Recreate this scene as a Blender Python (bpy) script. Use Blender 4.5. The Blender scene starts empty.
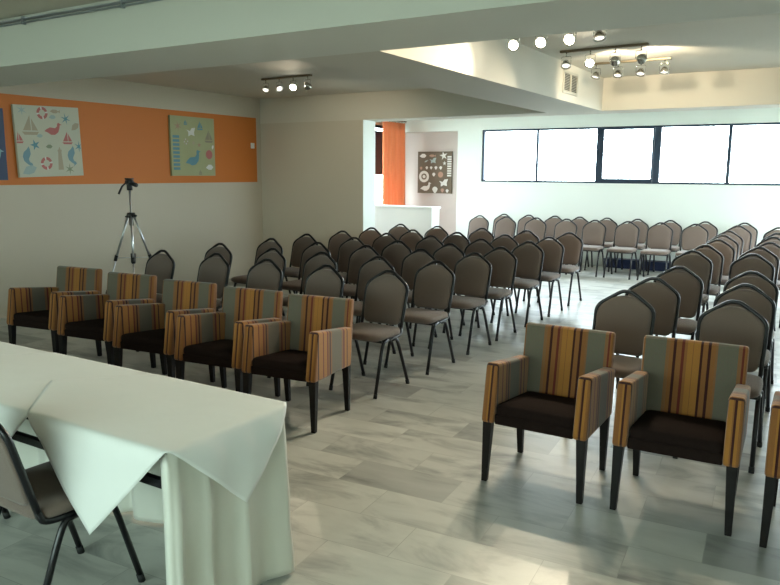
import bpy, bmesh, math, random
from math import sin, cos, pi, radians
from mathutils import Vector, Matrix, noise
random.seed(7)
COL = bpy.context.scene.collection
SC = bpy.context.scene

# ------------------------------------------------------------------ helpers
def link(o, parent=None):
    COL.objects.link(o)
    if parent is not None:
        o.parent = parent
    return o

def obj(name, bm, mats, parent=None, smooth=False, mods=None, bevel=None):
    me = bpy.data.meshes.new(name)
    bmesh.ops.recalc_face_normals(bm, faces=bm.faces)
    if smooth:
        for f in bm.faces: f.smooth = True
    bm.to_mesh(me); bm.free()
    if not isinstance(mats, (list, tuple)): mats = [mats]
    for m in mats: me.materials.append(m)
    o = bpy.data.objects.new(name, me)
    link(o, parent)
    if bevel:
        b = o.modifiers.new('bevel', 'BEVEL'); b.width = bevel; b.segments = 2; b.limit_method = 'ANGLE'; b.angle_limit = radians(40)
    return o

def thing(name, label, cat, loc=(0, 0, 0), rz=0, group=None):
    o = bpy.data.objects.new(name, None); COL.objects.link(o)
    o.empty_display_size = .1
    o.location = loc; o.rotation_euler = (0, 0, rz)
    tag(o, label, cat, group)
    return o

def tag(o, label, cat, group=None, kind=None):
    o['label'] = label; o['category'] = cat
    if group: o['group'] = group
    if kind: o['kind'] = kind
    return o

def struct(o):
    o['kind'] = 'structure'; return o

def dup(root, loc, rz, label, group=None):
    r = root.copy(); COL.objects.link(r); r.location = loc; r.rotation_euler = (0, 0, rz)
    r['label'] = label
    if group: r['group'] = group
    for ch in list(root.children):
        c = ch.copy(); COL.objects.link(c); c.parent = r
        for g in list(ch.children):
            d = g.copy(); COL.objects.link(d); d.parent = c
    return r

def box(bm, x0, x1, y0, y1, z0, z1, mi=0):
    v = [bm.verts.new(p) for p in ((x0,y0,z0),(x1,y0,z0),(x1,y1,z0),(x0,y1,z0),(x0,y0,z1),(x1,y0,z1),(x1,y1,z1),(x0,y1,z1))]
    for q in ((0,3,2,1),(4,5,6,7),(0,1,5,4),(1,2,6,5),(2,3,7,6),(3,0,4,7)):
        f = bm.faces.new([v[i] for i in q]); f.material_index = mi

def BOX(*a):
    bm = bmesh.new(); box(bm, *a); return bm

def smooth_path(pts, n=6, rad=.3):
    """Round the corners of a polyline with quadratic arcs; rad = fraction of each side used."""
    P = [Vector(p) for p in pts]; out = [P[0]]
    for i in range(1, len(P)-1):
        a, b, c = P[i-1], P[i], P[i+1]
        A = b.lerp(a, rad); C = b.lerp(c, rad)
        for k in range(n+1):
            t = k/n
            out.append(A.lerp(b, t).lerp(b.lerp(C, t), t))
    out.append(P[-1]); return out

def tube(bm, pts, r, seg=10, closed=False, r2=None, mi=0):
    P = [Vector(p) for p in pts]; n = len(P); rings = []
    prev = None
    for i in range(n):
        if closed: t = P[(i+1) % n]-P[i-1]
        elif i == 0: t = P[1]-P[0]
        elif i == n-1: t = P[-1]-P[-2]
        else: t = (P[i+1]-P[i]).normalized()+(P[i]-P[i-1]).normalized()
        t.normalize()
        if prev is None:
            u = t.cross(Vector((0,0,1)))
            if u.length < .05: u = t.cross(Vector((0,1,0)))
        else:
            u = prev-t*prev.dot(t)
        u.normalize(); prev = u; w = t.cross(u)
        rr = r if r2 is None else r+(r2-r)*i/(n-1)
        rings.append([bm.verts.new(P[i]+(u*cos(2*pi*k/seg)+w*sin(2*pi*k/seg))*rr) for k in range(seg)])
    m = n if closed else n-1
    for i in range(m):
        a, b = rings[i], rings[(i+1) % n]
        for k in range(seg):
            f = bm.faces.new((a[k], a[(k+1) % seg], b[(k+1) % seg], b[k])); f.smooth = True; f.material_index = mi
    if not closed:
        f = bm.faces.new(rings[0][::-1]); f.material_index = mi
        f = bm.faces.new(rings[-1]); f.material_index = mi

def TUBE(*a, **k):
    bm = bmesh.new(); tube(bm, *a, **k); return bm

def taper(bm, c0, s0, c1, s1):
    """square leg from centre c0/size s0 to c1/size s1"""
    a = [bm.verts.new((c0[0]+sx*s0/2, c0[1]+sy*s0/2, c0[2])) for sx, sy in ((-1,-1),(1,-1),(1,1),(-1,1))]
    b = [bm.verts.new((c1[0]+sx*s1/2, c1[1]+sy*s1/2, c1[2])) for sx, sy in ((-1,-1),(1,-1),(1,1),(-1,1))]
    bm.faces.new(a[::-1]); bm.faces.new(b)
    for i in range(4): bm.faces.new((a[i], a[(i+1)%4], b[(i+1)%4], b[i]))

def prism(bm, poly, axis, a0, a1, mi=0):
    """poly: list of 2-D points in the plane normal to axis, extruded a0..a1"""
    def P(p, a):
        return {'x': (a, p[0], p[1]), 'y': (p[0], a, p[1]), 'z': (p[0], p[1], a)}[axis]
    A = [bm.verts.new(P(p, a0)) for p in poly]; B = [bm.verts.new(P(p, a1)) for p in poly]
    n = len(poly)
    f = bm.faces.new(A[::-1]); f.material_index = mi
    f = bm.faces.new(B); f.material_index = mi
    for i in range(n):
        f = bm.faces.new((A[i], A[(i+1)%n], B[(i+1)%n], B[i])); f.material_index = mi

def round_poly(pts, n=4, rad=.25):
    P = [Vector((p[0], p[1])) for p in pts]; N = len(P); out = []
    for i in range(N):
        a, b, c = P[i-1], P[i], P[(i+1)%N]
        la, lc = (a-b).length, (c-b).length
        r = min(rad, la*.48, lc*.48)
        A = b+(a-b).normalized()*r; C = b+(c-b).normalized()*r
        for k in range(n+1):
            t = k/n; out.append(A.lerp(b, t).lerp(b.lerp(C, t), t))
    return out

def cushion(outline, levels, xf):
    """outline: 2-D points; levels: list of (scale, inset_w); xf(p, w) -> 3-D"""
    bm = bmesh.new()
    cx = sum(p[0] for p in outline)/len(outline); cy = sum(p[1] for p in outline)/len(outline)
    rings = []
    for s, w in levels:
        rings.append([bm.verts.new(xf((cx+(p[0]-cx)*s, cy+(p[1]-cy)*s), w)) for p in outline])
    n = len(outline)
    for a, b in zip(rings, rings[1:]):
        for i in range(n): bm.faces.new((a[i], a[(i+1)%n], b[(i+1)%n], b[i]))
    bm.faces.new(rings[0][::-1]); bm.faces.new(rings[-1])
    for f in bm.faces: f.smooth = True
    return bm

# ------------------------------------------------------------------ materials
def mat(name, col, rough=.6, metal=0, spec=.5, sheen=0, coat=0):
    m = bpy.data.materials.new(name); m.use_nodes = True
    b = m.node_tree.nodes['Principled BSDF']
    b.inputs['Base Color'].default_value = (*col, 1)
    b.inputs['Roughness'].default_value = rough
    b.inputs['Metallic'].default_value = metal
    b.inputs['Specular IOR Level'].default_value = spec
    b.inputs['Sheen Weight'].default_value = sheen
    b.inputs['Coat Weight'].default_value = coat
    return m

def N(m, t, **kw):
    n = m.node_tree.nodes.new(t)
    for k, v in kw.items(): setattr(n, k, v)
    return n

def L(m, a, b): m.node_tree.links.new(a, b)

def mottled(name, c1, c2, scale=4, rough=.7, bump=.0, bscale=80, spec=.3, sheen=0, metal=0, detail=3):
    m = mat(name, c1, rough, metal, spec, sheen)
    b = m.node_tree.nodes['Principled BSDF']
    tc = N(m, 'ShaderNodeTexCoord'); nz = N(m, 'ShaderNodeTexNoise'); nz.inputs['Scale'].default_value = scale; nz.inputs['Detail'].default_value = detail
    mx = N(m, 'ShaderNodeMix', data_type='RGBA')
    mx.inputs[6].default_value = (*c1, 1); mx.inputs[7].default_value = (*c2, 1)
    L(m, tc.outputs['Object'], nz.inputs['Vector']); L(m, nz.outputs['Fac'], mx.inputs[0]); L(m, mx.outputs[2], b.inputs['Base Color'])
    if bump:
        n2 = N(m, 'ShaderNodeTexNoise'); n2.inputs['Scale'].default_value = bscale; n2.inputs['Detail'].default_value = 2
        bp = N(m, 'ShaderNodeBump'); bp.inputs['Strength'].default_value = bump; bp.inputs['Distance'].default_value = .004
        L(m, tc.outputs['Object'], n2.inputs['Vector']); L(m, n2.outputs['Fac'], bp.inputs['Height']); L(m, bp.outputs['Normal'], b.inputs['Normal'])
    return m

M = {}
M['wall_beige'] = mottled('beige wall paint', (.48,.42,.325), (.52,.46,.36), 1.2, .75, .15, 60)
M['wall_white'] = mottled('white wall paint', (.70,.74,.69), (.74,.78,.73), 1.2, .7, .1, 60)
M['niche'] = mottled('pinkish grey wall paint', (.50,.44,.40), (.54,.48,.44), 1.5, .75, .1, 60)
M['ceil'] = mottled('ceiling paint', (.61,.575,.50), (.65,.615,.54), .8, .8, .1, 50)
M['beam'] = mottled('beam paint', (.70,.70,.64), (.74,.74,.68), .8, .8, .15, 50)
M['orange'] = mottled('orange wall paint', (.50,.142,.022), (.55,.165,.028), .7, .6, .1, 70)
M['white'] = mat('white plastic', (.8,.8,.78), .4)
M['frame'] = mat('dark aluminium window frame', (.015,.03,.055), .4, .2)
M['tube'] = mat('black painted steel tube', (.006,.006,.008), .30, .0, .45)
M['rubber'] = mat('black rubber', (.015,.015,.015), .7)
M['wood_dark'] = mottled('dark stained wood', (.006,.005,.005), (.012,.009,.008), 9, .45, 0, spec=.2)
M['cloth_white'] = mottled('white satin cloth', (.84,.85,.82), (.80,.81,.78), 5, .5, .8, 9, sheen=.2)
M['cloth_cream'] = mottled('cream satin cloth', (.77,.77,.69), (.71,.71,.63), 4, .36, .7, 9, sheen=.3, spec=.6)
M['counter'] = mat('white laminate', (.86,.87,.88), .45)
M['box'] = mottled('dark blue painted board', (.015,.022,.06), (.02,.03,.075), 6, .5)
M['chrome'] = mat('brushed nickel', (.55,.53,.48), .22, 1)
M['nickel_dark'] = mat('bronze grey track', (.22,.18,.12), .35, .8)
M['alu'] = mat('silver aluminium', (.62,.63,.65), .3, .9)
M['black_plastic'] = mat('black plastic', (.012,.012,.014), .45)
M['pipe'] = mat('zinc conduit', (.42,.46,.50), .35, .8)
M['vent'] = mottled('aluminium vent', (.50,.48,.42), (.56,.54,.47), 20, .5, metal=.3)
M['seat_brown'] = mottled('dark brown seat fabric', (.012,.007,.006), (.020,.012,.010), 60, .95, .4, 400, spec=.08)
def fabric(name, c1, c2):
    m = mottled(name, c1, c2, 300, .9, .35, 700, spec=.15, sheen=.25, detail=2)
    return m
M['fab'] = fabric('taupe woven upholstery', (.150,.112,.094), (.198,.152,.128))

def emis(name, col, s):
    m = bpy.data.materials.new(name); m.use_nodes = True; nt = m.node_tree
    nt.nodes.remove(nt.nodes['Principled BSDF'])
    e = nt.nodes.new('ShaderNodeEmission'); e.inputs[0].default_value = (*col, 1); e.inputs[1].default_value = s
    nt.links.new(e.outputs[0], nt.nodes['Material Output'].inputs[0]); return m
M['lamp_on'] = emis('lit lamp', (1, .95, .8), 60)
M['lamp_dim'] = emis('lit lamp seen from the side', (1, .96, .85), 1.6)

def glass_mat():
    m = bpy.data.materials.new('window glass'); m.use_nodes = True; nt = m.node_tree
    nt.nodes.remove(nt.nodes['Principled BSDF'])
    t = nt.nodes.new('ShaderNodeBsdfTransparent'); t.inputs[0].default_value = (.93,.96,.96,1)
    g = nt.nodes.new('ShaderNodeBsdfGlossy'); g.inputs['Roughness'].default_value = .02
    lw = nt.nodes.new('ShaderNodeLayerWeight'); lw.inputs[0].default_value = .5
    pw = nt.nodes.new('ShaderNodeMath'); pw.operation = 'POWER'; pw.inputs[1].default_value = 4
    fr = nt.nodes.new('ShaderNodeMath'); fr.operation = 'MULTIPLY_ADD'; fr.inputs[1].default_value = .8; fr.inputs[2].default_value = .04
    nt.links.new(lw.outputs['Facing'], pw.inputs[0]); nt.links.new(pw.outputs[0], fr.inputs[0])
    mx = nt.nodes.new('ShaderNodeMixShader')
    nt.links.new(fr.outputs[0], mx.inputs[0]); nt.links.new(t.outputs[0], mx.inputs[1]); nt.links.new(g.outputs[0], mx.inputs[2])
    nt.links.new(mx.outputs[0], nt.nodes['Material Output'].inputs[0]); return m
M['glass'] = glass_mat()

def stripes(name, axis, lo, hi, stops):
    """vertical stripes along one object axis; stops = [(u, colour)]"""
    m = mat(name, (.5,.3,.1), .85, 0, .2, .3)
    b = m.node_tree.nodes['Principled BSDF']
    tc = N(m, 'ShaderNodeTexCoord'); sp = N(m, 'ShaderNodeSeparateXYZ'); mr = N(m, 'ShaderNodeMapRange')
    mr.inputs['From Min'].default_value = lo; mr.inputs['From Max'].default_value = hi
    L(m, tc.outputs['Object'], sp.inputs[0]); L(m, sp.outputs[axis], mr.inputs[0])
    cr = N(m, 'ShaderNodeValToRGB'); cr.color_ramp.interpolation = 'CONSTANT'
    e = cr.color_ramp.elements
    e[0].position = 0; e[0].color = (*stops[0][1], 1); e[1].position = stops[1][0]; e[1].color = (*stops[1][1], 1)
    for u, c in stops[2:]:
        x = e.new(u); x.color = (*c, 1)
    nz = N(m, 'ShaderNodeTexNoise'); nz.inputs['Scale'].default_value = 350
    mx = N(m, 'ShaderNodeMix', data_type='RGBA', blend_type='MULTIPLY'); mx.inputs[0].default_value = .5
    L(m, mr.outputs[0], cr.inputs[0]); L(m, tc.outputs['Object'], nz.inputs['Vector'])
    L(m, cr.outputs[0], mx.inputs[6]); L(m, nz.outputs['Color'], mx.inputs[7])
    rg = N(m, 'ShaderNodeMix', data_type='RGBA', blend_type='MIX')
    L(m, mx.outputs[2], b.inputs['Base Color'])
    bp = N(m, 'ShaderNodeBump'); bp.inputs['Strength'].default_value = .25; bp.inputs['Distance'].default_value = .002
    L(m, nz.outputs['Fac'], bp.inputs['Height']); L(m, bp.outputs['Normal'], b.inputs['Normal'])
    return m
OR=(.45,.190,.040); OD=(.32,.130,.038); GG=(.175,.152,.112); DK=(.055,.012,.010); RD=(.17,.03,.018); YO=(.52,.25,.06); BR=(.30,.14,.06)
M['st_back'] = stripes('striped fabric of backrest', 0, -.266, .266,
    [(0,OD),(.03,GG),(.235,BR),(.27,OD),(.305,DK),(.335,OD),(.385,RD),(.412,OD),(.44,OR),(.49,OD),(.497,OR),(.56,DK),(.585,OD),(.63,DK),(.658,OD),(.70,BR),(.72,GG),(.905,BR),(.94,RD),(.96,OD)])
M['st_arm'] = stripes('striped fabric of armrest', 1, -.30, .30,
    [(0,OD),(.09,DK),(.115,OR),(.20,RD),(.22,OR),(.29,RD),(.315,OD),(.345,DK),(.37,BR),(.40,GG),(.62,BR),(.66,RD),(.69,OR),(.74,DK),(.76,OR),(.85,BR)])
M['st_armfront'] = stripes('striped fabric of arm front', 0, -.285, .285,
    [(0,OD),(.045,OR),(.06,DK),(.08,OD),(.12,OR),(.88,OR),(.92,OD),(.93,DK),(.95,OR),(.975,OD)])

def floor_mat():
    m = mat('polished marble paving', (.6,.6,.56), .2, 0, .5)
    b = m.node_tree.nodes['Principled BSDF']
    tc = N(m, 'ShaderNodeTexCoord')
    mp = N(m, 'ShaderNodeMapping'); mp.inputs['Location'].default_value = (.13,.06,0); mp.inputs['Rotation'].default_value = (0,0,radians(-4))
    L(m, tc.outputs['Object'], mp.inputs[0])
    br = N(m, 'ShaderNodeTexBrick'); br.offset = .5; br.inputs['Scale'].default_value = 1
    br.inputs['Brick Width'].default_value = .62; br.inputs['Row Height'].default_value = .30
    br.inputs['Mortar Size'].default_value = .0022; br.inputs['Mortar Smooth'].default_value = .6
    br.inputs['Color1'].default_value = (0,0,0,1); br.inputs['Color2'].default_value = (1,1,1,1); br.inputs['Mortar'].default_value = (.35,.35,.35,1)
    L(m, mp.outputs[0], br.inputs['Vector'])
    # veins: stretched, distorted noise whose direction shifts from slab to slab
    sep = N(m, 'ShaderNodeSeparateColor'); L(m, br.outputs['Color'], sep.inputs[0])
    off = N(m, 'ShaderNodeVectorMath', operation='SCALE'); off.inputs[0].default_value = (7,11,3)
    L(m, sep.outputs[0], off.inputs['Scale'])
    ad = N(m, 'ShaderNodeVectorMath', operation='ADD'); L(m, mp.outputs[0], ad.inputs[0]); L(m, off.outputs[0], ad.inputs[1])
    m2 = N(m, 'ShaderNodeMapping'); m2.inputs['Rotation'].default_value = (0,0,radians(38)); m2.inputs['Scale'].default_value = (1.1,2.8,1)
    L(m, ad.outputs[0], m2.inputs[0])
    nz = N(m, 'ShaderNodeTexNoise'); nz.inputs['Scale'].default_value = 1.5; nz.inputs['Detail'].default_value = 6; nz.inputs['Roughness'].default_value = .6; nz.inputs['Distortion'].default_value = .7
    L(m, m2.outputs[0], nz.inputs['Vector'])
    r1 = N(m, 'ShaderNodeValToRGB'); e = r1.color_ramp.elements
    e[0].position = .28; e[0].color = (.22,.225,.22,1); e[1].position = .50; e[1].color = (.52,.525,.495,1); x = e.new(.72); x.color = (.60,.605,.575,1)
    L(m, nz.outputs['Fac'], r1.inputs[0])
    # slab tone
    r2 = N(m, 'ShaderNodeValToRGB'); e = r2.color_ramp.elements; r2.color_ramp.interpolation = 'LINEAR'
    e[0].position = 0; e[0].color = (.50,.50,.50,1); e[1].position = .22; e[1].color = (.86,.86,.85,1); x = e.new(1); x.color = (1.0,.995,.97,1)
    L(m, sep.outputs[0], r2.inputs[0])
    mx = N(m, 'ShaderNodeMix', data_type='RGBA', blend_type='MULTIPLY'); mx.inputs[0].default_value = 1
    L(m, r1.outputs[0], mx.inputs[6]); L(m, r2.outputs[0], mx.inputs[7])
    jo = N(m, 'ShaderNodeMix', data_type='RGBA'); jo.inputs[7].default_value = (.27,.265,.24,1)
    ml = N(m, 'ShaderNodeMath', operation='MULTIPLY'); ml.inputs[1].default_value = .55
    L(m, br.outputs['Fac'], ml.inputs[0]); L(m, ml.outputs[0], jo.inputs[0]); L(m, mx.outputs[2], jo.inputs[6])
    L(m, jo.outputs[2], b.inputs['Base Color'])
    n3 = N(m, 'ShaderNodeTexNoise'); n3.inputs['Scale'].default_value = 3; L(m, tc.outputs['Object'], n3.inputs['Vector'])
    mr = N(m, 'ShaderNodeMapRange'); mr.inputs['To Min'].default_value = .27; mr.inputs['To Max'].default_value = .42
    L(m, n3.outputs['Fac'], mr.inputs[0]); L(m, mr.outputs[0], b.inputs['Roughness'])
    return m
M['floor'] = floor_mat()

# ------------------------------------------------------------------ the room
XL, XR, YB, YF = -8.05, 2.2, 13.4, -3.0
ZS, ZC = 2.434, 2.825            # beam soffits, ceiling
Y1, Y2, YP, YQ = 3.27, 4.04, 9.155, 9.60
T = .15
def S(name, bm, m, parent=None): 
    o = obj(name, bm, m, parent)
    if parent is None: struct(o)
    return o
S('floor', BOX(XL-T, XR+T, YF-T, YB+.4, -.1, 0), M['floor'])
bm = BOX(XL-T, XR+T, Y1, YB+.4, ZC, ZC+.12); box(bm, XL-T, XR+T, YF-T, Y1, 2.765, ZC+.12)
S('ceiling', bm, M['ceil'])
S('ceiling_beam', BOX(XL, XR, Y1, Y2, ZS, ZC), M['beam'])
bm = BOX(-3.25, -2.55, Y2, YP, ZS, ZC)
S('ceiling_beam', bm, M['ceil'])
S('ceiling_beam', BOX(XL, XR, YP, YQ, ZS, ZC), M['ceil'])
S('ceiling_beam', BOX(1.6, XR, Y2, YP, ZS, ZC), M['beam'])
# left wall with a window beyond the partition
LW0, LW1, LZ0, LZ1 = 9.9, 13.3, .9, 2.62
bm = BOX(XL-T, XL, YF, LW0, 0, ZC); box(bm, XL-T, XL, LW1, YB+.4, 0, ZC); box(bm, XL-T, XL, LW0, LW1, 0, LZ0); box(bm, XL-T, XL, LW0, LW1, LZ1, ZC)
S('wall_left', bm, M['wall_beige'])
S('wall_panel', BOX(XL, XL+.006, 3.4, 9.045, 1.503, 2.515), M['orange'])
S('baseboard_left', BOX(XL, XL+.015, YF, YP, 0, .08), M['wall_beige'])
bm = BOX(XL, -6.061, YP+.004, YP+.33, 0, ZS)
S('wall_partition', bm, mottled('lightened wall beige', (.55,.50,.415), (.59,.54,.45), 1.2, .75, .15, 60))  # same paint as left wall; lighter colour stands in for light on it
bm = BOX(-6.062, -6.057, YP+.002, YP+.332, 0, ZS)
S('trim_1', bm, M['wall_white'])
# back wall : niche at the left, ribbon window
WX0, WX1, WZ0, WZ1 = -6.06, .72, 1.50, 2.505
NX = -6.59
bm = BOX(NX, WX0, YB, YB+.22, 0, ZC); box(bm, WX0, WX1, YB, YB+.22, 0, WZ0); box(bm, WX0, WX1, YB, YB+.22, WZ1, ZC); box(bm, WX1, XR, YB, YB+.22, 0, ZC)
box(bm, XL, NX, YB, YB+.22, 2.50, ZC)
S('wall_back', bm, M['wall_white'])
S('wall_niche', BOX(XL, NX, YB+.16, YB+.3, 0, 2.50), M['niche'])
# right wall, mostly glass doors outside the frame
RW0, RW1, RZ1 = 8.8, 13.2, 2.42
bm = BOX(XR, XR+T, YF, RW0, 0, ZC); box(bm, XR, XR+T, RW1, YB+.2, 0, ZC); box(bm, XR, XR+T, RW0, RW1, RZ1, ZC)
S('wall_right', bm, M['wall_white'])
# wall behind the camera with a window
FX0, FX1, FZ0, FZ1 = -5.6, 1.0, .9, 2.4
bm = BOX(XL, FX0, YF-T, YF, 0, ZC); box(bm, FX1, XR, YF-T, YF, 0, ZC); box(bm, FX0, FX1, YF-T, YF, 0, FZ0); box(bm, FX0, FX1, YF-T, YF, FZ1, ZC)
S('wall_front', bm, M['wall_white'])

M['ground'] = mottled('outdoor concrete', (.30,.31,.28), (.36,.37,.33), .5, .9)
bm = BOX(XL-25, XL-T, YF-25, YB+25, -.2, -.12); box(bm, XR+T, XR+25, YF-25, YB+25, -.2, -.12); box(bm, XL-T, XR+T, YB+.4, YB+25, -.2, -.12); box(bm, XL-T, XR+T, YF-25, YF-T, -.2, -.12)
S('ground', bm, M['ground'])
# ribbon window: outer frame, mullions, sash, panes
def ribbon():
    y0, y1 = YB+.02, YB+.08
    bm = bmesh.new()
    box(bm, WX0, WX1, y0, y1, WZ0, WZ0+.035); box(bm, WX0, WX1, y0, y1, WZ1-.035, WZ1)
    mull = [(-4.925,.045), (-3.752,.10), (-2.737,.11), (-1.588,.055), (-.43,.10), (WX1-.02,.04)]
    box(bm, WX0, WX0+.045, y0, y1, WZ0+.035, WZ1-.035)
    for x, w in mull: box(bm, x-w/2, x+w/2, y0, y1, WZ0+.035, WZ1-.035)
    w = struct(obj('window_1', bm, M['frame'], bevel=.004))
    # the opening sash in the third bay has a heavier bottom rail
    s = bmesh.new(); a, b = -3.70, -2.795
    box(s, a, b, y0-.012, y0+.02, WZ0+.02, WZ0+.085); box(s, a, b, y0-.012, y0+.02, WZ1-.055, WZ1-.02)
    box(s, a, a+.03, y0-.012, y0+.02, WZ0+.085, WZ1-.055); box(s, b-.03, b, y0-.012, y0+.02, WZ0+.085, WZ1-.055)
    obj('sash', s, M['frame'], w)
    edges = [WX0+.02]+[m[0] for m in mull]
    for i in range(6):
        p = BOX(edges[i]+.01, edges[i+1]-.01, y0+.028, y0+.034, WZ0+.02, WZ1-.02)
        obj('pane', p, M['glass'], w)
ribbon()
def plain_window(name, ax, c, a0, a1, z0, z1, n, fr=.06):
    bm = bmesh.new()
    def B(p, q, za, zb):
        if ax == 'x': box(bm, c-.03, c+.03, p, q, za, zb)
        else: box(bm, p, q, c-.03, c+.03, za, zb)
    B(a0, a1, z0, z0+fr); B(a0, a1, z1-fr, z1)
    for i in range(n+1):
        p = a0+(a1-a0)*i/n; p = min(max(p, a0+fr/2), a1-fr/2)
        B(p-fr/2, p+fr/2, z0+fr, z1-fr)
    w = struct(obj(name, bm, M['frame']))
    for i in range(n):
        p = a0+(a1-a0)*i/n+.02; q = a0+(a1-a0)*(i+1)/n-.02
        g = BOX(c-.003, c+.003, p, q, z0+.03, z1-.03) if ax == 'x' else BOX(p, q, c-.003, c+.003, z0+.03, z1-.03)
        obj('pane', g, M['glass'], w)
    return w
w = plain_window('window_2', 'x', XL-.08, LW0, LW1, LZ0, LZ1, 3)
obj('blind', BOX(XL-.045, XL-.02, 12.45, 13.1, 1.62, 2.50), mat('dark blind', (.03,.02,.03), .6), w)
plain_window('door_1', 'x', XR+.07, RW0, RW1, 0, RZ1, 7)
w3 = plain_window('window_3', 'y', YF-.08, FX0, FX1, FZ0, FZ1, 4)
gt = M['glass'].copy(); gt.name = 'glass with added daylight tint'; gt.node_tree.nodes['Transparent BSDF'].inputs[0].default_value = (.60,.655,.61,1)  # tint added to these unseen panes to green and dim the daylight
for c in w3.children: c.data.materials[0] = gt
# security grille outside the right-hand bays
g = bmesh.new()
for i in range(24):
    x = -2.3+i*.13
    tube(g, [(x, YB+.42, 1.45), (x, YB+.42, 2.55)], .006, 6)
for z in (1.5, 2.0, 2.5): box(g, -2.4, .75, YB+.415, YB+.425, z-.008, z+.008)
tag(obj('window_grille', g, mat('pale painted steel', (.75,.8,.8), .5)), 'pale security bars outside the right-hand panes of the ribbon window', 'grille')

# ------------------------------------------------------------------ banquet chairs
def make_banquet():
    t = thing('banquet_chair', '', 'chair')
    fr = M['tube']; fb = M['fab']
    yb = lambda z: .165+(z-.45)*.285
    # seat
    out = round_poly([(-.205,-.225),(.205,-.225),(.215,.0),(.20,.18),(-.20,.18),(-.215,.0)], 4, .08)
    lv = [(.93,.425),(.985,.432),(1.0,.448),(.99,.462),(.95,.472),(.85,.479),(.6,.484),(.25,.486)]
    obj('seat', cushion(out, lv, lambda p, w: (p[0], p[1], w)), fb, t, True)
    # back pad, a crown-shaped panel leaning back
    out = round_poly([(-.166,.482),(.166,.482),(.180,.60),(.184,.775),(.088,.850),(0,.867),(-.088,.850),(-.184,.775),(-.180,.60)], 4, .05)
    lv = [(.93,.020),(.985,.017),(1.0,.004),(.995,-.008),(.965,-.018),(.88,-.025),(.6,-.031),(.25,-.033)]
    obj('backrest', cushion(out, lv, lambda p, w: (p[0], yb(p[1])+w, p[1])), fb, t, True)
    # back frame: one bent tube around the pad
    R = .0135
    P = []
    base = [(-.184,.44),(-.188,.60),(-.192,.785),(-.035,.890),(.035,.890),(.192,.785),(.188,.60),(.184,.44)]
    pts = [(x, yb(z), z) for x, z in base]
    obj('back_frame', TUBE(smooth_path(pts, 6, .26), .0132, 10), fr, t, True)
    # seat frame: side rails running forward from the back tube, cross bars
    bm = bmesh.new()
    for s in (-1, 1):
        tube(bm, smooth_path([(s*.184, yb(.47), .47), (s*.190, .150, .413), (s*.20, -.13, .413)], 6, .35), R, 8)
    tube(bm, [(-.20,-.14,.413),(.20,-.14,.413)], .010, 8); tube(bm, [(-.20,.10,.413),(.20,.10,.413)], .010, 8)
    obj('seat_frame', bm, fr, t, True)
    for s in (-1, 1):
        l = obj('leg', TUBE(smooth_path([(s*.20,-.05,.413),(s*.20,-.125,.410),(s*.205,-.240,.012)], 6, .3), R, 8), fr, t, True)
        obj('foot_cap', TUBE([(s*.2045,-.232,.035),(s*.2055,-.241,0)], .0155, 8), M['rubber'], l, True)
        l = obj('leg', TUBE(smooth_path([(s*.20,.02,.405),(s*.20,.085,.400),(s*.212,.238,.012)], 6, .3), R, 8), fr, t, True)
        obj('foot_cap', TUBE([(s*.211,.228,.035),(s*.2122,.239,0)], .0155, 8), M['rubber'], l, True)
    return t
chair0 = make_banquet(); first = [True]
def place(x, y, rz, label, group):
    rz += radians(random.uniform(-1.5, 1.5))
    if first[0]:
        first[0] = False
        chair0.location = (x, y, 0); chair0.rotation_euler = (0, 0, rz); chair0['label'] = label; chair0['group'] = group
        return chair0
    return dup(chair0, (x, y, 0), rz, label, group)
ORD = ['first', 'second', 'third', 'fourth', 'fifth', 'sixth', 'seventh', 'eighth', 'ninth']
coln = ['at the end nearest the left wall', 'second from the left wall', 'in the middle of the row', 'second from the centre aisle', 'on the centre aisle']
left = [[(-5.664,4.664),(-5.04,4.77),(-4.331,4.695),(-3.639,4.649),(-3.02,4.656)],
        [(-5.70,5.50),(-4.905,5.436),(-4.275,5.445),(-3.616,5.434),(-3.00,5.44)],
        [(-5.645,6.277),(-4.915,6.214),(-4.280,6.248),(-3.60,6.245),(-3.00,6.24)],
        [(-5.68,7.002),(-4.92,6.96),(-4.268,6.908),(-3.618,6.94),(-3.00,6.905)],
        [(-5.59,7.678),(-4.93,7.717),(-4.27,7.713),(-3.58,7.68),(-2.99,7.70)],
        [(-5.60,8.392),(-4.925,8.392),(-4.23,8.37),(-3.58,8.42),(-2.98,8.40)],
        [(-5.62,9.247),(-4.97,9.211),(-4.275,9.26),(-3.605,9.24),(-3.00,9.23)]]
for r, row in enumerate(left):
    for c, (x, y) in enumerate(row):
        where = ('first row behind the five armchairs' if r == 0 else ORD[r]+' row behind the five armchairs') if r < 6 else 'last row behind the five armchairs'
        place(x, y, 0, 'taupe banquet chair %s, %s' % (coln[c], where), 'banquet chairs in the left block')
ra = [(4.69,-1.155,4.65,-.478), (5.43,-1.125,5.45,-.495), (6.25,-1.083,6.247,-.525), (7.72,-1.212,7.71,-.645), (8.43,-1.19,8.52,-.66), (9.28,-1.17,9.22,-.605), (10.01,-1.20,10.06,-.62), (10.84,-1.24,10.80,-.62)]
for r, (y, x, y2, x2) in enumerate(ra):
    place(x, y, 0, 'taupe banquet chair by the centre aisle, %s behind the two right armchairs' % ORD[r], 'banquet chairs in the right block')
    place(x2, y2, 0, 'taupe banquet chair at the right edge, %s row behind the right armchairs' % ORD[r], 'banquet chairs in the right block')
front = [-5.59,-5.058,-4.49,-3.947,-3.45,-2.91,-2.38,-1.852]
rear = [-5.40,-4.90,-4.401,-3.93,-3.44,-2.91,-2.37,-1.81]
for i, x in enumerate(front):
    n = 'leftmost' if i == 0 else ('rightmost' if i == 7 else ORD[i]+' from the left')
    place(x, 12.06, 0, 'taupe banquet chair in the front row under the windows, %s' % n, 'banquet chairs under the windows')
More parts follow.
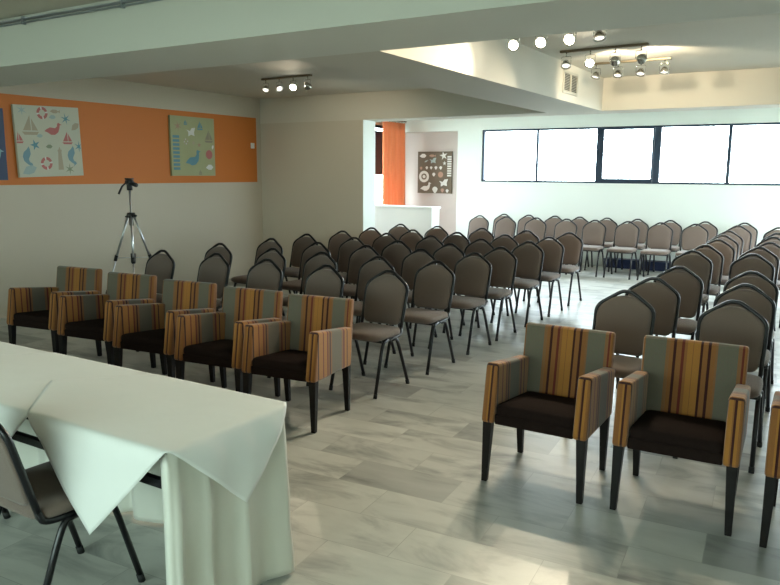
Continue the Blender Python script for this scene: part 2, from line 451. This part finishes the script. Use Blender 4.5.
for i, x in enumerate(rear):
    n = 'leftmost' if i == 0 else ('rightmost' if i == 7 else ORD[i]+' from the left')
    place(x, 12.78, 0, 'taupe banquet chair against the window wall, %s in rearmost row' % n, 'banquet chairs under the windows')
for x, y, a in ((-1.24, 12.08, 'second last in the column by the right block'), (-1.23, 12.85, 'last in the column by the right block')):
    place(x, y, 0, 'taupe banquet chair near the window wall, %s' % a, 'banquet chairs under the windows')
place(-.68, 12.0, 0, 'taupe banquet chair at the right edge, nearest the window wall', 'banquet chairs under the windows')
place(-2.525, 1.60, pi, 'taupe banquet chair behind the white-clothed table, seat seen from above', 'chairs behind the table')
place(-3.52, 1.62, pi, 'taupe banquet chair behind the table at the left edge, mostly cut off', 'chairs behind the table')

# ------------------------------------------------------------------ armchairs
def make_arm():
    t = thing('armchair', '', 'armchair')
    bp = [(.195,.335),(.262,.335),(.314,.780),(.308,.797),(.272,.797),(.262,.785)]
    bm = bmesh.new(); prism(bm, bp, 'x', -.262, .262)
    obj('backrest', bm, M['st_back'], t, bevel=.014)
    for s in (-1, 1):
        ap = [(-.285,.338),(-.290,.36),(-.243,.652),(-.225,.662),(.245,.603),(.215,.338)]
        bm = bmesh.new(); prism(bm, ap, 'x', s*.288, s*.216)
        for f in bm.faces:
            c = f.calc_center_median(); f.normal_update()
            f.material_index = 1 if (abs(f.normal.y) > .8 and c.y < -.2) else 0
        obj('armrest', bm, [M['st_arm'], M['st_armfront']], t, bevel=.014)
    bm = BOX(-.216, .216, -.276, .21, .335, .393)
    s = obj('seat', bm, M['seat_brown'], t, bevel=.008)
    out = round_poly([(-.214,-.280),(.214,-.280),(.214,.20),(-.214,.20)], 4, .035)
    obj('cushion', cushion(out, [(.97,.40),(1.0,.408),(1.0,.438),(.98,.452),(.92,.461),(.6,.470),(.25,.473)], lambda p, w: (p[0], p[1], w-.010-(.045*(p[1]+.28)/.48 if w > .42 else 0))), M['seat_brown'], s, True)
    for s in (-1, 1):
        bm = bmesh.new(); taper(bm, (s*.266,-.266,0), .030, (s*.258,-.252,.345), .050); obj('leg', bm, M['wood_dark'], t, bevel=.003)
        bm = bmesh.new(); taper(bm, (s*.249,.226,0), .030, (s*.252,.205,.345), .048); obj('leg', bm, M['wood_dark'], t, bevel=.003)
    return t
a0 = make_arm()
al = [(-5.84,3.875,'striped armchair at the left end of the row of five'),
      (-5.11,3.865,'striped armchair second from the left, in front of the tripod'),
      (-4.375,3.83,'striped armchair in the middle of the row of five'),
      (-3.69,3.82,'striped armchair fourth from the left in the row of five'),
      (-3.06,3.835,'striped armchair on the aisle at the right end of the row of five'),
      (-1.253,3.78,'striped armchair across the aisle, left of the pair on the right'),
      (-.566,3.815,'striped armchair on the right side, second from the aisle'),
      (.118,3.80,'striped armchair cut off by the right edge')]
for i, (x, y, lab) in enumerate(al):
    g = 'striped armchairs in the front row'
    rz = radians([7.5,7,6.5,6.5,6.5,0,2,1.5][i])
    if i == 0: a0.location = (x, y, 0); a0.rotation_euler.z = rz; a0['label'] = lab; a0['group'] = g
    else: dup(a0, (x, y, 0), rz, lab, g)

# ------------------------------------------------------------------ table and cloths
TX0, TX1, TY0, TY1, TZ = -4.75, -1.85, 1.595, 2.175, .736
t = thing('folding_table', 'long dark folding table hidden under the white cloths', 'table', ((TX0+TX1)/2, (TY0+TY1)/2, 0))
ox, oy = (TX0+TX1)/2, (TY0+TY1)/2; hx, hy = (TX1-TX0)/2, (TY1-TY0)/2
obj('tabletop', BOX(-hx, hx, -hy, hy, TZ-.03, TZ), M['wood_dark'], t, bevel=.004)
obj('stretcher', BOX(-hx+.06, hx-.06, -hy+.025, -hy+.05, .585, .615), M['tube'], t)
obj('stretcher', BOX(-hx+.06, hx-.06, hy-.06, hy-.035, .585, .615), M['tube'], t)
for sx in (-1, 1):
    for sy in (-1, 1):
        bm = BOX(sx*(hx-.04)-.018, sx*(hx-.04)+.018, sy*(hy-.045)-.018, sy*(hy-.045)+.018, 0, TZ-.03)
        obj('leg', bm, M['tube'], t)

def fn(x, y, s=1.0): return noise.noise(Vector((x*s, y*s, 3.7)))
# base cloth: flat top plus a skirt round the right end, the far side and the left end
def base_cloth():
    bm = bmesh.new()
    zt = TZ+.004; o = .012
    path = [(TX1-.025, TY0-.006), (TX1+o, TY0-.010), (TX1+o, TY1+o), (TX0-o, TY1+o), (TX0-o, TY0-.010)]
    pts = []; 
    for i in range(4):
        a, b = Vector(path[i]), Vector(path[i+1]); n = max(2, int((b-a).length/.012))
        d = (b-a).normalized(); nr = Vector((-d.y, d.x))*-1
        for k in range(n):
            pts.append((a.lerp(b, k/n), nr, (b-a).length*k/n, i, k/n))
    pts.append((Vector(path[4]), Vector((-1, 0)), .6, 3, 1))
    rows = []; nv = 26; S_ = 0; prev = None
    for p, nr, s, i, fr in pts:
        if prev is not None: S_ += (p-prev).length
        prev = p
        col = []
        # near corners the normal turns smoothly
        nn = nr.copy()
        L_ = [.037, TY1-TY0, TX1-TX0, TY1-TY0][i]; NR = [Vector((0,-1)), Vector((1,0)), Vector((0,1)), Vector((-1,0))]
        if i < 3 and (1-fr)*L_ < .06: nn = (NR[i]*(.5+(1-fr)*L_/.12) + NR[i+1]*(.5-(1-fr)*L_/.12)).normalized()
        if i > 0 and fr*L_ < .06: nn = (NR[i]*(.5+fr*L_/.12) + NR[i-1]*(.5-fr*L_/.12)).normalized()
        f1 = sin(S_*19+1.2+1.1*sin(S_*6.3)); f2 = sin(S_*41+2.0*sin(S_*3.1))
        for j in range(nv+1):
            v = j/nv
            amp = (.008 if i == 0 else .028)*v**.6
            off = amp*((1-abs(f1))**1.6*2-1+f2*.25+.3)+(.004 if i == 0 else .002)*v+.016*fn(S_*4, v*3)*min(1, v*6)*(.3 if i == 0 else 1)
            z = zt-(zt-.012)*v
            if v < .04: z = zt-.001
            q = p+nn*off
            col.append(bm.verts.new((q.x, q.y, z)))
        rows.append(col)
    for a, b in zip(rows, rows[1:]):
        for j in range(nv): bm.faces.new((a[j], a[j+1], b[j+1], b[j]))
    # top sheet
    v = [bm.verts.new(p) for p in ((TX0-o,TY0-.004,zt),(TX1+o,TY0-.004,zt),(TX1+o,TY1+o,zt),(TX0-o,TY1+o,zt))]
    bm.faces.new(v)
    ob = obj('tablecloth', bm, M['cloth_cream'], None, True)
    md = ob.modifiers.new('thickness', 'SOLIDIFY'); md.thickness = .0016; md.offset = 0
    return tag(ob, 'long cream satin tablecloth falling to the floor at the table end', 'tablecloth')
base_cloth()
def overlay(cx, cy, R, zt, label, ang=0, seed=0):
    """square cloth laid cornerwise; whatever lies past an edge hangs down"""
    bm = bmesh.new(); n = 64
    grid = {}
    e = .016
    x1, y0, y1 = TX1+.016+e, TY0-.008-e, TY1+.016+e
    for i in range(n+1):
        for j in range(n+1):
            a = (i/n*2-1); b = (j/n*2-1)
            u, v = (a-b)/2*R, (a+b)/2*R
            px, py = u*cos(ang)-v*sin(ang), u*sin(ang)+v*cos(ang)
            x, y = cx+px, cy+py; z = zt
            dx = max(0, x-x1); dn = max(0, y0-y); df = max(0, y-y1)
            w = .0
            wr = .006*fn(x*2.2+seed, y*2.2, 1.6)
            if dx+dn+df == 0:
                z = zt+.0025*max(0, fn(x*3+seed, y*3, 2))
            if dn > 0:
                f = min(1, dn/.03); y = y0-.012*sin(min(1, dn/.05)*pi/2)-.05*dn-(.010*fn(x*4+seed, dn*2, 1.5)*min(1, dn/.1)); z = zt-dn*.995-.004*f
            if df > 0:
                y = y1+.04*df+.012+.0*df; z = zt-df*.99
            if dx > 0:
                x = x1+.010*sin(min(1, dx/.05)*pi/2)+.06*dx+.026*(.6+fn(y*5+seed, dx*3, 1.5))*min(1, dx/.08); z = (zt-dx*.98) if dn == 0 and df == 0 else z-dx*.7
                y += .05*dx
            grid[i, j] = bm.verts.new((x, y, z))
    for i in range(n):
        for j in range(n):
            bm.faces.new((grid[i,j], grid[i+1,j], grid[i+1,j+1], grid[i,j+1]))
    ob = obj('overlay_cloth', bm, M['cloth_white'], None, True)
    md = ob.modifiers.new('thickness', 'SOLIDIFY'); md.thickness = .0014; md.offset = 0
    return tag(ob, label, 'tablecloth', 'white square cloths laid cornerwise on the table')
zt = TZ+.008
overlay(-3.68, 2.06, .715, zt+.003, 'white square cloth on the table, third from the table end', 0, 9)
overlay(-2.955, 1.91, .715, zt+.006, 'white square cloth laid cornerwise, second from the table end', 0, 5)
overlay(-2.215, 1.885, .700, zt+.009, 'white square cloth with corners hanging at the end of the table', 0, 1)

# ------------------------------------------------------------------ pictures on the walls
PC = {'red': (.50,.09,.07), 'blue': (.13,.28,.33), 'teal': (.06,.24,.30), 'sand': (.42,.33,.20), 'green': (.20,.24,.12), 'pale': (.35,.45,.42), 'olive': (.25,.2,.1),
      'white': (.75,.73,.66), 'rust': (.42,.2,.11), 'navy': (.03,.08,.2)}
for k, c in PC.items():
    M['ink_'+k] = mottled('print ink '+k, tuple(v*.85+.05 for v in c), tuple(v*.6+.12 for v in c), 9, .75)
SHAPES = {
 'bird': [(-.5,-.05),(-.38,.05),(-.15,.16),(.15,.12),(.28,.22),(.30,.36),(.38,.42),(.46,.36),(.58,.30),(.45,.28),(.42,.12),(.33,-.10),(.12,-.24),(-.12,-.24),(-.30,-.12)],
 'boat': [(-.42,-.28),(.42,-.28),(.32,-.42),(-.30,-.42)],
 'sail': [(-.36,-.22),(.02,.48),(.04,-.22)], 'sail2': [(.08,-.22),(.08,.34),(.38,-.22)],
 'lighthouse': [(-.12,-.45),(.12,-.45),(.07,.25),(.09,.27),(.09,.33),(.05,.34),(0,.46),(-.05,.34),(-.09,.33),(-.09,.27),(-.07,.25)],
 'fish': [(-.5,0),(-.2,.17),(.15,.15),(.32,.02),(.5,.15),(.48,-.15),(.32,-.04),(.1,-.16),(-.2,-.15)],
 'leaf': [(-.4,-.05),(-.1,.2),(.2,.2),(.42,0),(.2,-.2),(-.1,-.2)],
 'shell': [(-.1,-.42),(.1,-.42),(.3,-.15),(.44,.12),(.3,.34),(.1,.44),(-.1,.44),(-.3,.34),(-.44,.12),(-.3,-.15)],
 'wing': [(-.5,.2),(-.1,.1),(.1,.35),(.5,.4),(.35,0),(.4,-.3),(0,-.2),(-.3,-.35),(-.3,0)],
}
def star(n=5, r=.18):
    return [((.5 if k % 2 == 0 else r)*sin(pi*k/n), (.5 if k % 2 == 0 else r)*cos(pi*k/n)) for k in range(2*n)]
SHAPES['star'] = star(); SHAPES['star6'] = star(6, .12)
def picture(name, label, wall, a0, a1, z0, z1, pos, bg, motifs, mlist, depth=.035, rot_=0):
    """wall 'x': hangs on the left wall (a = y, mirrored so that it reads from the room); 'y': on the back"""
    bm = bmesh.new(); mats = [bg]+[M['ink_'+k] for k in mlist]
    W, H = a1-a0, z1-z0
    def P(u, v, d):
        if wall == 'x': return (pos+d, a0+W*u, z0+H*v)
        return (a0+W*u, pos-d, z0+H*v)
    if wall == 'x': box(bm, pos, pos+depth, a0, a1, z0, z1)
    else: box(bm, a0, a1, pos-depth, pos, z0, z1)
    def flat(pts, mi, lvl=0):
        pts = [(min(max(x, .004), .996), min(max(y, .004), .996)) for x, y in pts]
        q = [pts[0]]
        for p in pts[1:]:
            if abs(p[0]-q[-1][0])+abs(p[1]-q[-1][1]) > 1e-4: q.append(p)
        if len(q) < 3: return
        try:
            A = [bm.verts.new(P(x, y, depth+.0006+lvl*.0004)) for x, y in q]; f = bm.faces.new(A); f.material_index = mi
        except ValueError: pass
    for s, cx, cy, sz, rot, ink in motifs:
        mi = 1+mlist.index(ink)
        if s == 'ring' or s == 'disc':
            K = 20
            for k in range(K):
                t0, t1 = 2*pi*k/K, 2*pi*(k+1)/K
                ri = .27 if s == 'ring' else .0
                q = [(cx+sz*ri*cos(t0), cy+sz*ri*sin(t0)*W/H), (cx+sz*.5*cos(t0), cy+sz*.5*sin(t0)*W/H), (cx+sz*.5*cos(t1), cy+sz*.5*sin(t1)*W/H), (cx+sz*ri*cos(t1), cy+sz*ri*sin(t1)*W/H)]
                m2 = mi
                if s == 'ring' and k % 5 == 0 and 'white' in mlist: m2 = 1+mlist.index('white')
                flat(q if s == 'ring' else q[1:3]+[(cx, cy)], m2)
            continue
        if s == 'bars':
            for k in range(9): flat([(cx-sz*.12, cy-sz*.5+k*sz/9), (cx+sz*.12, cy-sz*.5+k*sz/9), (cx+sz*.12, cy-sz*.5+(k+.65)*sz/9), (cx-sz*.12, cy-sz*.5+(k+.65)*sz/9)], mi)
            continue
        for part in ({'ship': ['boat','sail','sail2']}.get(s, [s])):
            flat([(cx+sz*(x*cos(rot)-y*sin(rot)), cy+sz*(x*sin(rot)+y*cos(rot))*W/H) for x, y in SHAPES[part]], mi)
    if rot_: bmesh.ops.rotate(bm, verts=bm.verts, cent=(pos, (a0+a1)/2, (z0+z1)/2), matrix=Matrix.Rotation(rot_, 3, 'X'))
    o = obj(name, bm, mats)
    return tag(o, label, 'picture')
bgA = mottled('printed canvas cream', (.56,.52,.39), (.46,.48,.38), 3, .8)
picture('canvas_print', 'square cream canvas print with red, blue and sand birds, boats and lifebuoys', 'x', 4.965, 5.80, 1.60, 2.415, XL+.007, bgA,
 [('ring',.42,.90,.17,0,'red'),('star6',.78,.83,.17,.2,'teal'),('star6',.12,.93,.16,0,'pale'),('ship',.22,.72,.30,0,'sand'),('bird',.56,.66,.26,0,'red'),
  ('ship',.78,.55,.20,0,'red'),('ship',.03,.55,.18,0,'red'),('star',.27,.45,.16,.3,'teal'),('leaf',.48,.43,.13,0,'green'),('star6',.96,.43,.17,0,'teal'),
  ('bird',.14,.30,.26,-1.9,'blue'),('bird',.83,.31,.26,-1.9,'blue'),('lighthouse',.64,.26,.36,0,'sand'),('ring',.42,.19,.18,0,'red'),('star6',.78,.10,.17,0,'green'),
  ('leaf',.15,.10,.28,.3,'pale'),('leaf',.92,.72,.20,.6,'sand'),('fish',.62,.93,.16,0,'sand'),('leaf',.57,.85,.14,0,'pale'),('leaf',.35,.58,.12,0,'pale')],
 ['red','teal','pale','sand','green','blue','white'], rot_=radians(1.6))
bgB = mottled('printed canvas olive', (.33,.33,.17), (.38,.38,.22), 3, .8)
picture('canvas_print', 'olive canvas print with a teal gull and small boats, on the orange band', 'x', 7.235, 8.075, 1.605, 2.44, XL+.007, bgB,
 [('star6',.16,.83,.18,.2,'rust'),('ship',.33,.90,.10,0,'teal'),('ship',.66,.86,.17,0,'teal'),('ship',.86,.68,.24,0,'olive'),('bird',.48,.27,.36,.2,'teal'),
  ('disc',.86,.37,.16,0,'red'),('bars',.11,.40,.60,0,'teal'),('wing',.45,.74,.20,0,'white'),('leaf',.86,.15,.22,0,'white'),('star',.63,.53,.10,0,'rust'),
  ('ring',.33,.58,.10,0,'sand'),('star6',.50,.56,.12,0,'sand'),('leaf',.95,.50,.10,1.2,'white'),('ship',.64,.06,.10,0,'olive')],
 ['rust','teal','olive','red','white','sand'])
bgC = mottled('printed canvas navy', (.012,.03,.075), (.03,.05,.10), 3, .5)
picture('canvas_print', 'dark blue canvas print cut off by the left edge of the frame', 'x', 3.95, 4.835, 1.56, 2.35, XL+.007, bgC,
 [('ship',.3,.5,.5,0,'navy'),('bird',.8,.3,.3,0,'blue'),('star6',.85,.75,.2,0,'blue')], ['navy','blue'])
bgD = mottled('printed canvas brown', (.125,.095,.065), (.15,.115,.08), 3, .8)
picture('canvas_print', 'brown canvas print of white shells and starfish beside the orange curtain', 'y', -7.57, -6.775, 1.245, 2.10, YB+.158, bgD,
 [('leaf',.15,.90,.25,0,'white'),('fish',.43,.90,.2,0,'rust'),('star',.76,.90,.24,.2,'white'),('wing',.45,.78,.20,0,'pale'),('star',.79,.72,.12,0,'white'),
  ('bars',.93,.66,.5,0,'white'),('shell',.27,.61,.09,0,'white'),('shell',.40,.61,.09,0,'white'),('shell',.54,.61,.10,0,'white'),('shell',.68,.61,.10,0,'white'),
  ('shell',.10,.60,.09,0,'rust'),('ring',.19,.40,.30,0,'white'),('disc',.19,.40,.09,0,'white'),('shell',.48,.45,.11,0,'white'),('disc',.68,.45,.15,0,'rust'),
  ('bird',.24,.13,.32,.1,'white'),('wing',.77,.25,.26,0,'white'),('shell',.52,.08,.19,0,'white'),('shell',.74,.07,.12,0,'rust'),('shell',.88,.06,.10,0,'white'),('fish',.25,.77,.12,.4,'pale')],
 ['white','rust','pale'])
sw = obj('light_switch', BOX(XL+.006, XL+.018, 8.905, 8.985, 2.035, 2.12), M['white'], bevel=.003)
tag(sw, 'small white switch plate near the right end of the orange band', 'switch')
obj('rocker', BOX(XL+.018, XL+.022, 8.93, 8.96, 2.055, 2.10), M['white'], sw)

# ------------------------------------------------------------------ curtain
t = thing('curtain', 'orange gathered curtain hanging from rings in the far left corner', 'curtain', (-7.78, 12.90, 0))
bm = bmesh.new(); n = 90; cols = []
for i in range(n+1):
    u = i/n; y = -.45+.90*u
    col = []
    for j in range(13):
        v = j/12; a = .028+.012*v
        x = a*sin(u*2*pi*7+.4*sin(v*2))+.01*sin(u*23)
        col.append(bm.verts.new((x, y*(1+.03*v), 2.67-(2.65)*v)))
    cols.append(col)
for a, b in zip(cols, cols[1:]):
    for j in range(12): bm.faces.new((a[j], a[j+1], b[j+1], b[j]))
M['curtain'] = mottled('orange curtain fabric', (.80,.25,.10), (.84,.28,.12), 5, .8, .1, 200, sheen=.2)
b = M['curtain'].node_tree.nodes['Principled BSDF']; tr = N(M['curtain'], 'ShaderNodeBsdfTranslucent'); tr.inputs[0].default_value = (.95,.34,.12,1)
mxs = N(M['curtain'], 'ShaderNodeMixShader'); mxs.inputs[0].default_value = .18
L(M['curtain'], b.outputs[0], mxs.inputs[1]); L(M['curtain'], tr.outputs[0], mxs.inputs[2]); L(M['curtain'], mxs.outputs[0], M['curtain'].node_tree.nodes['Material Output'].inputs[0])
o = obj('drape', bm, M['curtain'], t, True); md = o.modifiers.new('thickness', 'SOLIDIFY'); md.thickness = .002
obj('rod', TUBE([(0,-2.9,2.705),(0,.48,2.705)], .012, 8), M['nickel_dark'], t, True)
for k in range(8):
    y = -.43+.122*k
    obj('ring', TUBE([(.0+.02*cos(a), y, 2.697+.024*sin(a)) for a in [2*pi*i/12 for i in range(12)]], .003, 6, closed=True), M['nickel_dark'], t, True)

# ------------------------------------------------------------------ counter by the opening
t = thing('counter', 'plain white counter front behind the left block of chairs', 'counter', (-6.75, 10.66, 0))
obj('body', BOX(-1.25, 1.13, -.13, .13, 0, 1.085), M['counter'], t)
obj('worktop', BOX(-1.27, 1.15, -.16, .15, 1.085, 1.115), M['counter'], t, bevel=.004)
# low box at the foot of the window wall
t = thing('low_box', 'low dark blue box on the floor under the windows, behind chair legs', 'box', (-2.6, 13.27, 0))
obj('body', BOX(-.88, .88, -.11, .11, 0, .145), M['box'], t, bevel=.004)
obj('lid', BOX(-.89, .89, -.12, .12, .145, .16), M['box'], t, bevel=.003)

# ------------------------------------------------------------------ tripod
t = thing('tripod', 'silver camera tripod with black pan head standing by the left wall', 'tripod', (-6.375, 5.17, 0), 0)
col = bmesh.new(); tube(col, [(0,0,.60),(0,0,1.49)], .011, 10)
obj('centre_column', col, M['alu'], t, True)
bm = bmesh.new(); tube(bm, [(0,0,1.185),(0,0,1.235)], .05, 14, r2=.04); tube(bm, [(0,0,1.10),(0,0,1.185)], .022, 12)
tube(bm, [(.03,0,1.21),(.085,0,1.205)], .010, 8); tube(bm, [(-.03,0,1.20),(-.09,0,1.19)], .008, 8)
obj('shoulder', bm, M['black_plastic'], t, True)
for k in range(3):
    a = 2*pi*k/3+radians(81)
    d = lambda r, z: (r*cos(a), r*sin(a), z)
    l = obj('leg', TUBE([d(.035,1.20), d(.20,.74)], .012, 8), M['alu'], t, True)
    obj('leg_extension', TUBE([d(.19,.76), d(.46,.01)], .008, 8), M['alu'], l, True)
    bm = bmesh.new(); tube(bm, [d(.193,.775), d(.211,.715)], .019, 8)
    obj('leg_clamp', TUBE([d(.325,.385), d(.338,.35)], .014, 8), M['black_plastic'], l, True)
    obj('leg_clamp', bm, M['black_plastic'], l, True)
    obj('rubber_foot', TUBE([d(.447,.045), d(.462,0)], .013, 8), M['rubber'], l, True)
    obj('brace', TUBE([d(.01,.755), d(.20,.745)], .004, 6), M['alu'], t, True)
obj('collar', TUBE([(0,0,.70),(0,0,.80)], .026, 12), M['black_plastic'], t, True)
h = bmesh.new(); tube(h, [(0,0,1.47),(0,0,1.54)], .030, 12); tube(h, [(-.04,0,1.555),(.04,0,1.555)], .028, 12); box(h, -.035, .035, -.03, .03, 1.582, 1.597)
tube(h, [(.04,.0,1.54),(.12,-.01,1.525)], .022, 10)
obj('pan_head', h, M['black_plastic'], t, True)
obj('pan_handle', TUBE([(-.02,-.02,1.555),(-.07,-.04,1.51),(-.105,-.06,1.43)], .008, 8, r2=.012), M['black_plastic'], t, True)

# ------------------------------------------------------------------ ceiling track lights
def head(parent, x, aim, on):
    """gimbal spotlight hanging below the rail at local x; aim = direction the lamp faces"""
    zr = 0
    hd = bpy.data.objects.new('spotlight', None)
    bm = bmesh.new()
    tube(bm, [(x,0,-.02),(x,0,-.055)], .006, 8)
    tube(bm, smooth_path([(x-.048,0,-.125),(x-.048,0,-.058),(x+.048,0,-.058),(x+.048,0,-.125)], 3, .15), .0028, 6)
    s = obj('spotlight', bm, M['chrome'], parent, True)
    A = Vector(aim).normalized(); c = Vector((x, 0, -.128))
    bm = bmesh.new()
    prof = [(-.040,.012),(-.036,.022),(-.010,.036),(.012,.046),(.022,.048)]
    up = Vector((0,0,1)) if abs(A.z) < .9 else Vector((0,1,0))
    u = A.cross(up).normalized(); w = A.cross(u)
    rings = [[bm.verts.new(c+A*h+(u*cos(2*pi*k/18)+w*sin(2*pi*k/18))*r) for k in range(18)] for h, r in prof]
    inner = [bm.verts.new(c+A*.022+(u*cos(2*pi*k/18)+w*sin(2*pi*k/18))*.041) for k in range(18)]
    deep = [bm.verts.new(c+A*.012+(u*cos(2*pi*k/18)+w*sin(2*pi*k/18))*.036) for k in range(18)]
    seq = rings+[inner, deep]
    for a, b in zip(seq, seq[1:]):
        for k in range(18): bm.faces.new((a[k], a[(k+1)%18], b[(k+1)%18], b[k]))
    bm.faces.new(rings[0][::-1])
    obj('reflector', bm, M['chrome'], s, True)
    bm = bmesh.new()
    q = [bm.verts.new(c+A*.014+(u*cos(2*pi*k/18)+w*sin(2*pi*k/18))*.0355) for k in range(18)]
    q2 = [bm.verts.new(c+A*.020+(u*cos(2*pi*k/18)+w*sin(2*pi*k/18))*.022) for k in range(18)]
    for k in range(18): bm.faces.new((q[k], q[(k+1)%18], q2[(k+1)%18], q2[k]))
    bm.faces.new(q2)
    obj('lamp', bm, M['lamp_on'] if on else M['lamp_dim'], s, True)
    return s

def spot(loc, aim, power, size=100, blend=.8, col=(1,.86,.62), rad=.035):
    l = bpy.data.lights.new('spot_lamp', 'SPOT'); l.energy = power; l.spot_size = radians(size); l.spot_blend = blend; l.color = col; l.shadow_soft_size = rad
    o = bpy.data.objects.new('spot_lamp', l); COL.objects.link(o)
    A = Vector(aim).normalized()
    o.location = Vector(loc)+A*.05
    o.rotation_euler = A.to_track_quat('-Z', 'Y').to_euler()
    return o

def track(loc, rz, heads, label, bar=M['nickel_dark']):
    t = thing('track_light', label, 'ceiling light', loc, rz, 'ceiling track lights')
    obj('rail', BOX(-.41, .41, -.022, .022, -.022, 0), bar, t, bevel=.003)
    for x, aim, on, p in heads:
        head(t, x, aim, on)
        if p:
            Mx = Matrix.Rotation(rz, 4, 'Z')
            l = Vector(loc)+Mx @ Vector((x, 0, -.128)); a = Mx @ Vector(aim)
            spot(l, a, p)
XS = [-.35, -.117, .117, .35]
CAM = Vector((0, 0, 1.68))
def toward(loc, x, rz=0):
    p = Vector(loc)+Vector((x*cos(rz), x*sin(rz), -.128)); return tuple(CAM-p)
# left recess
lc = (-5.90, 7.20, ZC)
track(lc, radians(-4), [(XS[0], (.3,-.5,-.9), 0, 0), (XS[1], (.75,-.4,-.75), 0, 0), (XS[2], (.5,-.8,-.5), 1, 40), (XS[3], (-.3,.9,-.55), 0, 45)],
      'four-lamp nickel track light in the left ceiling recess')
# in the well
lb = (-1.98, 5.70, ZC)
track(lb, radians(-3), [(x, (.18,-1,-.42), 1, 85) for x in XS[:3]]+[(XS[3], (.2,-.3,-1), 0, 0)],
      'four-lamp track light in the ceiling well nearest the camera, three lamps glaring')
la = (-1.955, 6.95, ZC)
track(la, radians(-3), [(XS[0], (.2,-.5,-1), 0, 0), (XS[1], (.15,-.9,-.55), 1, 110), (XS[2], (-.25,.9,-.15), 0, 90), (XS[3], (.1,.9,-.1), 0, 90)],
      'middle of the three track lights in the ceiling well')
lcc = (-1.935, 7.88, ZC)
track(lcc, radians(-3), [(XS[0], (-.2,-.3,-1), 0, 0), (XS[1], (0,-.4,-1), 0, 0), (XS[2], (0,-.4,-1), 0, 0), (XS[3], (0,-.2,-1), 0, 0)],
      'farthest of the three track lights in the ceiling well')

# ventilation grille in the side of the well
t = thing('ventilation_grille', 'square slatted ventilation grille in the side of the ceiling well', 'vent', (-2.55, 7.875, 2.63))
bm = bmesh.new()
box(bm, 0, .014, -.25, .25, -.115, -.09); box(bm, 0, .014, -.25, .25, .09, .115); box(bm, 0, .014, -.25, -.222, -.09, .09); box(bm, 0, .014, .222, .25, -.09, .09); box(bm, 0, .014, -.012, .012, -.09, .09)
obj('grille_frame', bm, M['vent'], t)
bm = bmesh.new()
for k in range(11):
    z = -.082+k*.0165
    for a, b in ((-.222,-.012), (.012,.222)):
        v = [bm.verts.new(p) for p in ((.001,a,z),(.012,a,z-.008),(.012,b,z-.008),(.001,b,z),(.001,a,z+.002),(.012,a,z-.006),(.012,b,z-.006),(.001,b,z+.002))]
        for q in ((0,1,2,3),(7,6,5,4),(0,4,5,1),(3,2,6,7),(1,5,6,2),(0,3,7,4)): bm.faces.new([v[i] for i in q])
obj('louvre', bm, M['vent'], t)
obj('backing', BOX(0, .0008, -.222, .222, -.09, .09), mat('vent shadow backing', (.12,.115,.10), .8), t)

# conduit along the top of the near beam
t = thing('conduit_pipe', 'thin grey conduit pipes clipped along the top of the near beam', 'pipe', (0, Y1, 2.73))
for z, r in ((.004, .010), (-.018, .007)):
    obj('pipe', TUBE([(XL+.02, -.016, z), (XR-.02, -.016, z)], r, 8), M['pipe'], t, True)
for x in [-7.2, -6.2, -5.05, -3.99, -2.9, -1.8, -.7]:
    obj('clip', BOX(x-.008, x+.008, -.030, -.001, -.032, .022), M['pipe'], t)

# ------------------------------------------------------------------ light
w = bpy.data.worlds.new('world'); SC.world = w; w.use_nodes = True
bg = w.node_tree.nodes['Background']; bg.inputs[0].default_value = (.84, .94, 1.0, 1); bg.inputs[1].default_value = 25
def area(name, loc, aim, sx, sy, power, col, portal=False):
    l = bpy.data.lights.new(name, 'AREA'); l.shape = 'RECTANGLE'; l.size = sx; l.size_y = sy; l.energy = power; l.color = col
    if portal: l.cycles.is_portal = True
    o = bpy.data.objects.new(name, l); COL.objects.link(o)
    o.location = loc; o.rotation_euler = Vector(aim).to_track_quat('-Z', 'Z' if abs(Vector(aim).z) < .5 else 'Y').to_euler()
    return o
area('daylight_back', ((WX0+WX1)/2, YB+.24, 2.0), (0,-1,0), WX1-WX0, 1.0, 1, (1,1,1), True)
area('daylight_left', (XL-.2, (LW0+LW1)/2, (LZ0+LZ1)/2), (1,0,0), LW1-LW0, LZ1-LZ0, 1, (1,1,1), True)
area('daylight_right', (XR+.2, (RW0+RW1)/2, RZ1/2), (-1,0,0), RW1-RW0, RZ1, 1, (1,1,1), True)
area('daylight_front', ((FX0+FX1)/2, YF-.2, (FZ0+FZ1)/2), (0,1,0), FX1-FX0, FZ1-FZ0, 1, (1,1,1), True)

# ------------------------------------------------------------------ camera
f_px, yaw, pitch, roll = 725.33, radians(31.3428), radians(9.4452), radians(.37476)
F = Vector((-sin(yaw)*cos(pitch), cos(yaw)*cos(pitch), -sin(pitch)))
Rr = Vector((cos(yaw), sin(yaw), 0)); U = Rr.cross(F)
R2 = cos(roll)*Rr+sin(roll)*U; U2 = -sin(roll)*Rr+cos(roll)*U
cam = bpy.data.cameras.new('camera'); cam.sensor_width = 36; cam.lens = f_px*36/780; cam.clip_start = .05; cam.clip_end = 200
co = bpy.data.objects.new('camera', cam); COL.objects.link(co)
m = Matrix((R2, U2, -F)).transposed().to_4x4(); m.translation = (0, 0, 1.68); co.matrix_world = m
SC.camera = co
vs = SC.view_settings; vs.view_transform = 'Standard'; vs.look = 'None'; vs.exposure = 0; vs.gamma = 1; vs.use_curve_mapping = False
SC.cycles.use_denoising = True
SC.cycles.max_bounces = 8; SC.cycles.diffuse_bounces = 5; SC.cycles.glossy_bounces = 3; SC.cycles.transparent_max_bounces = 8
SC.cycles.caustics_reflective = False; SC.cycles.caustics_refractive = False
SC.cycles.sample_clamp_indirect = 6
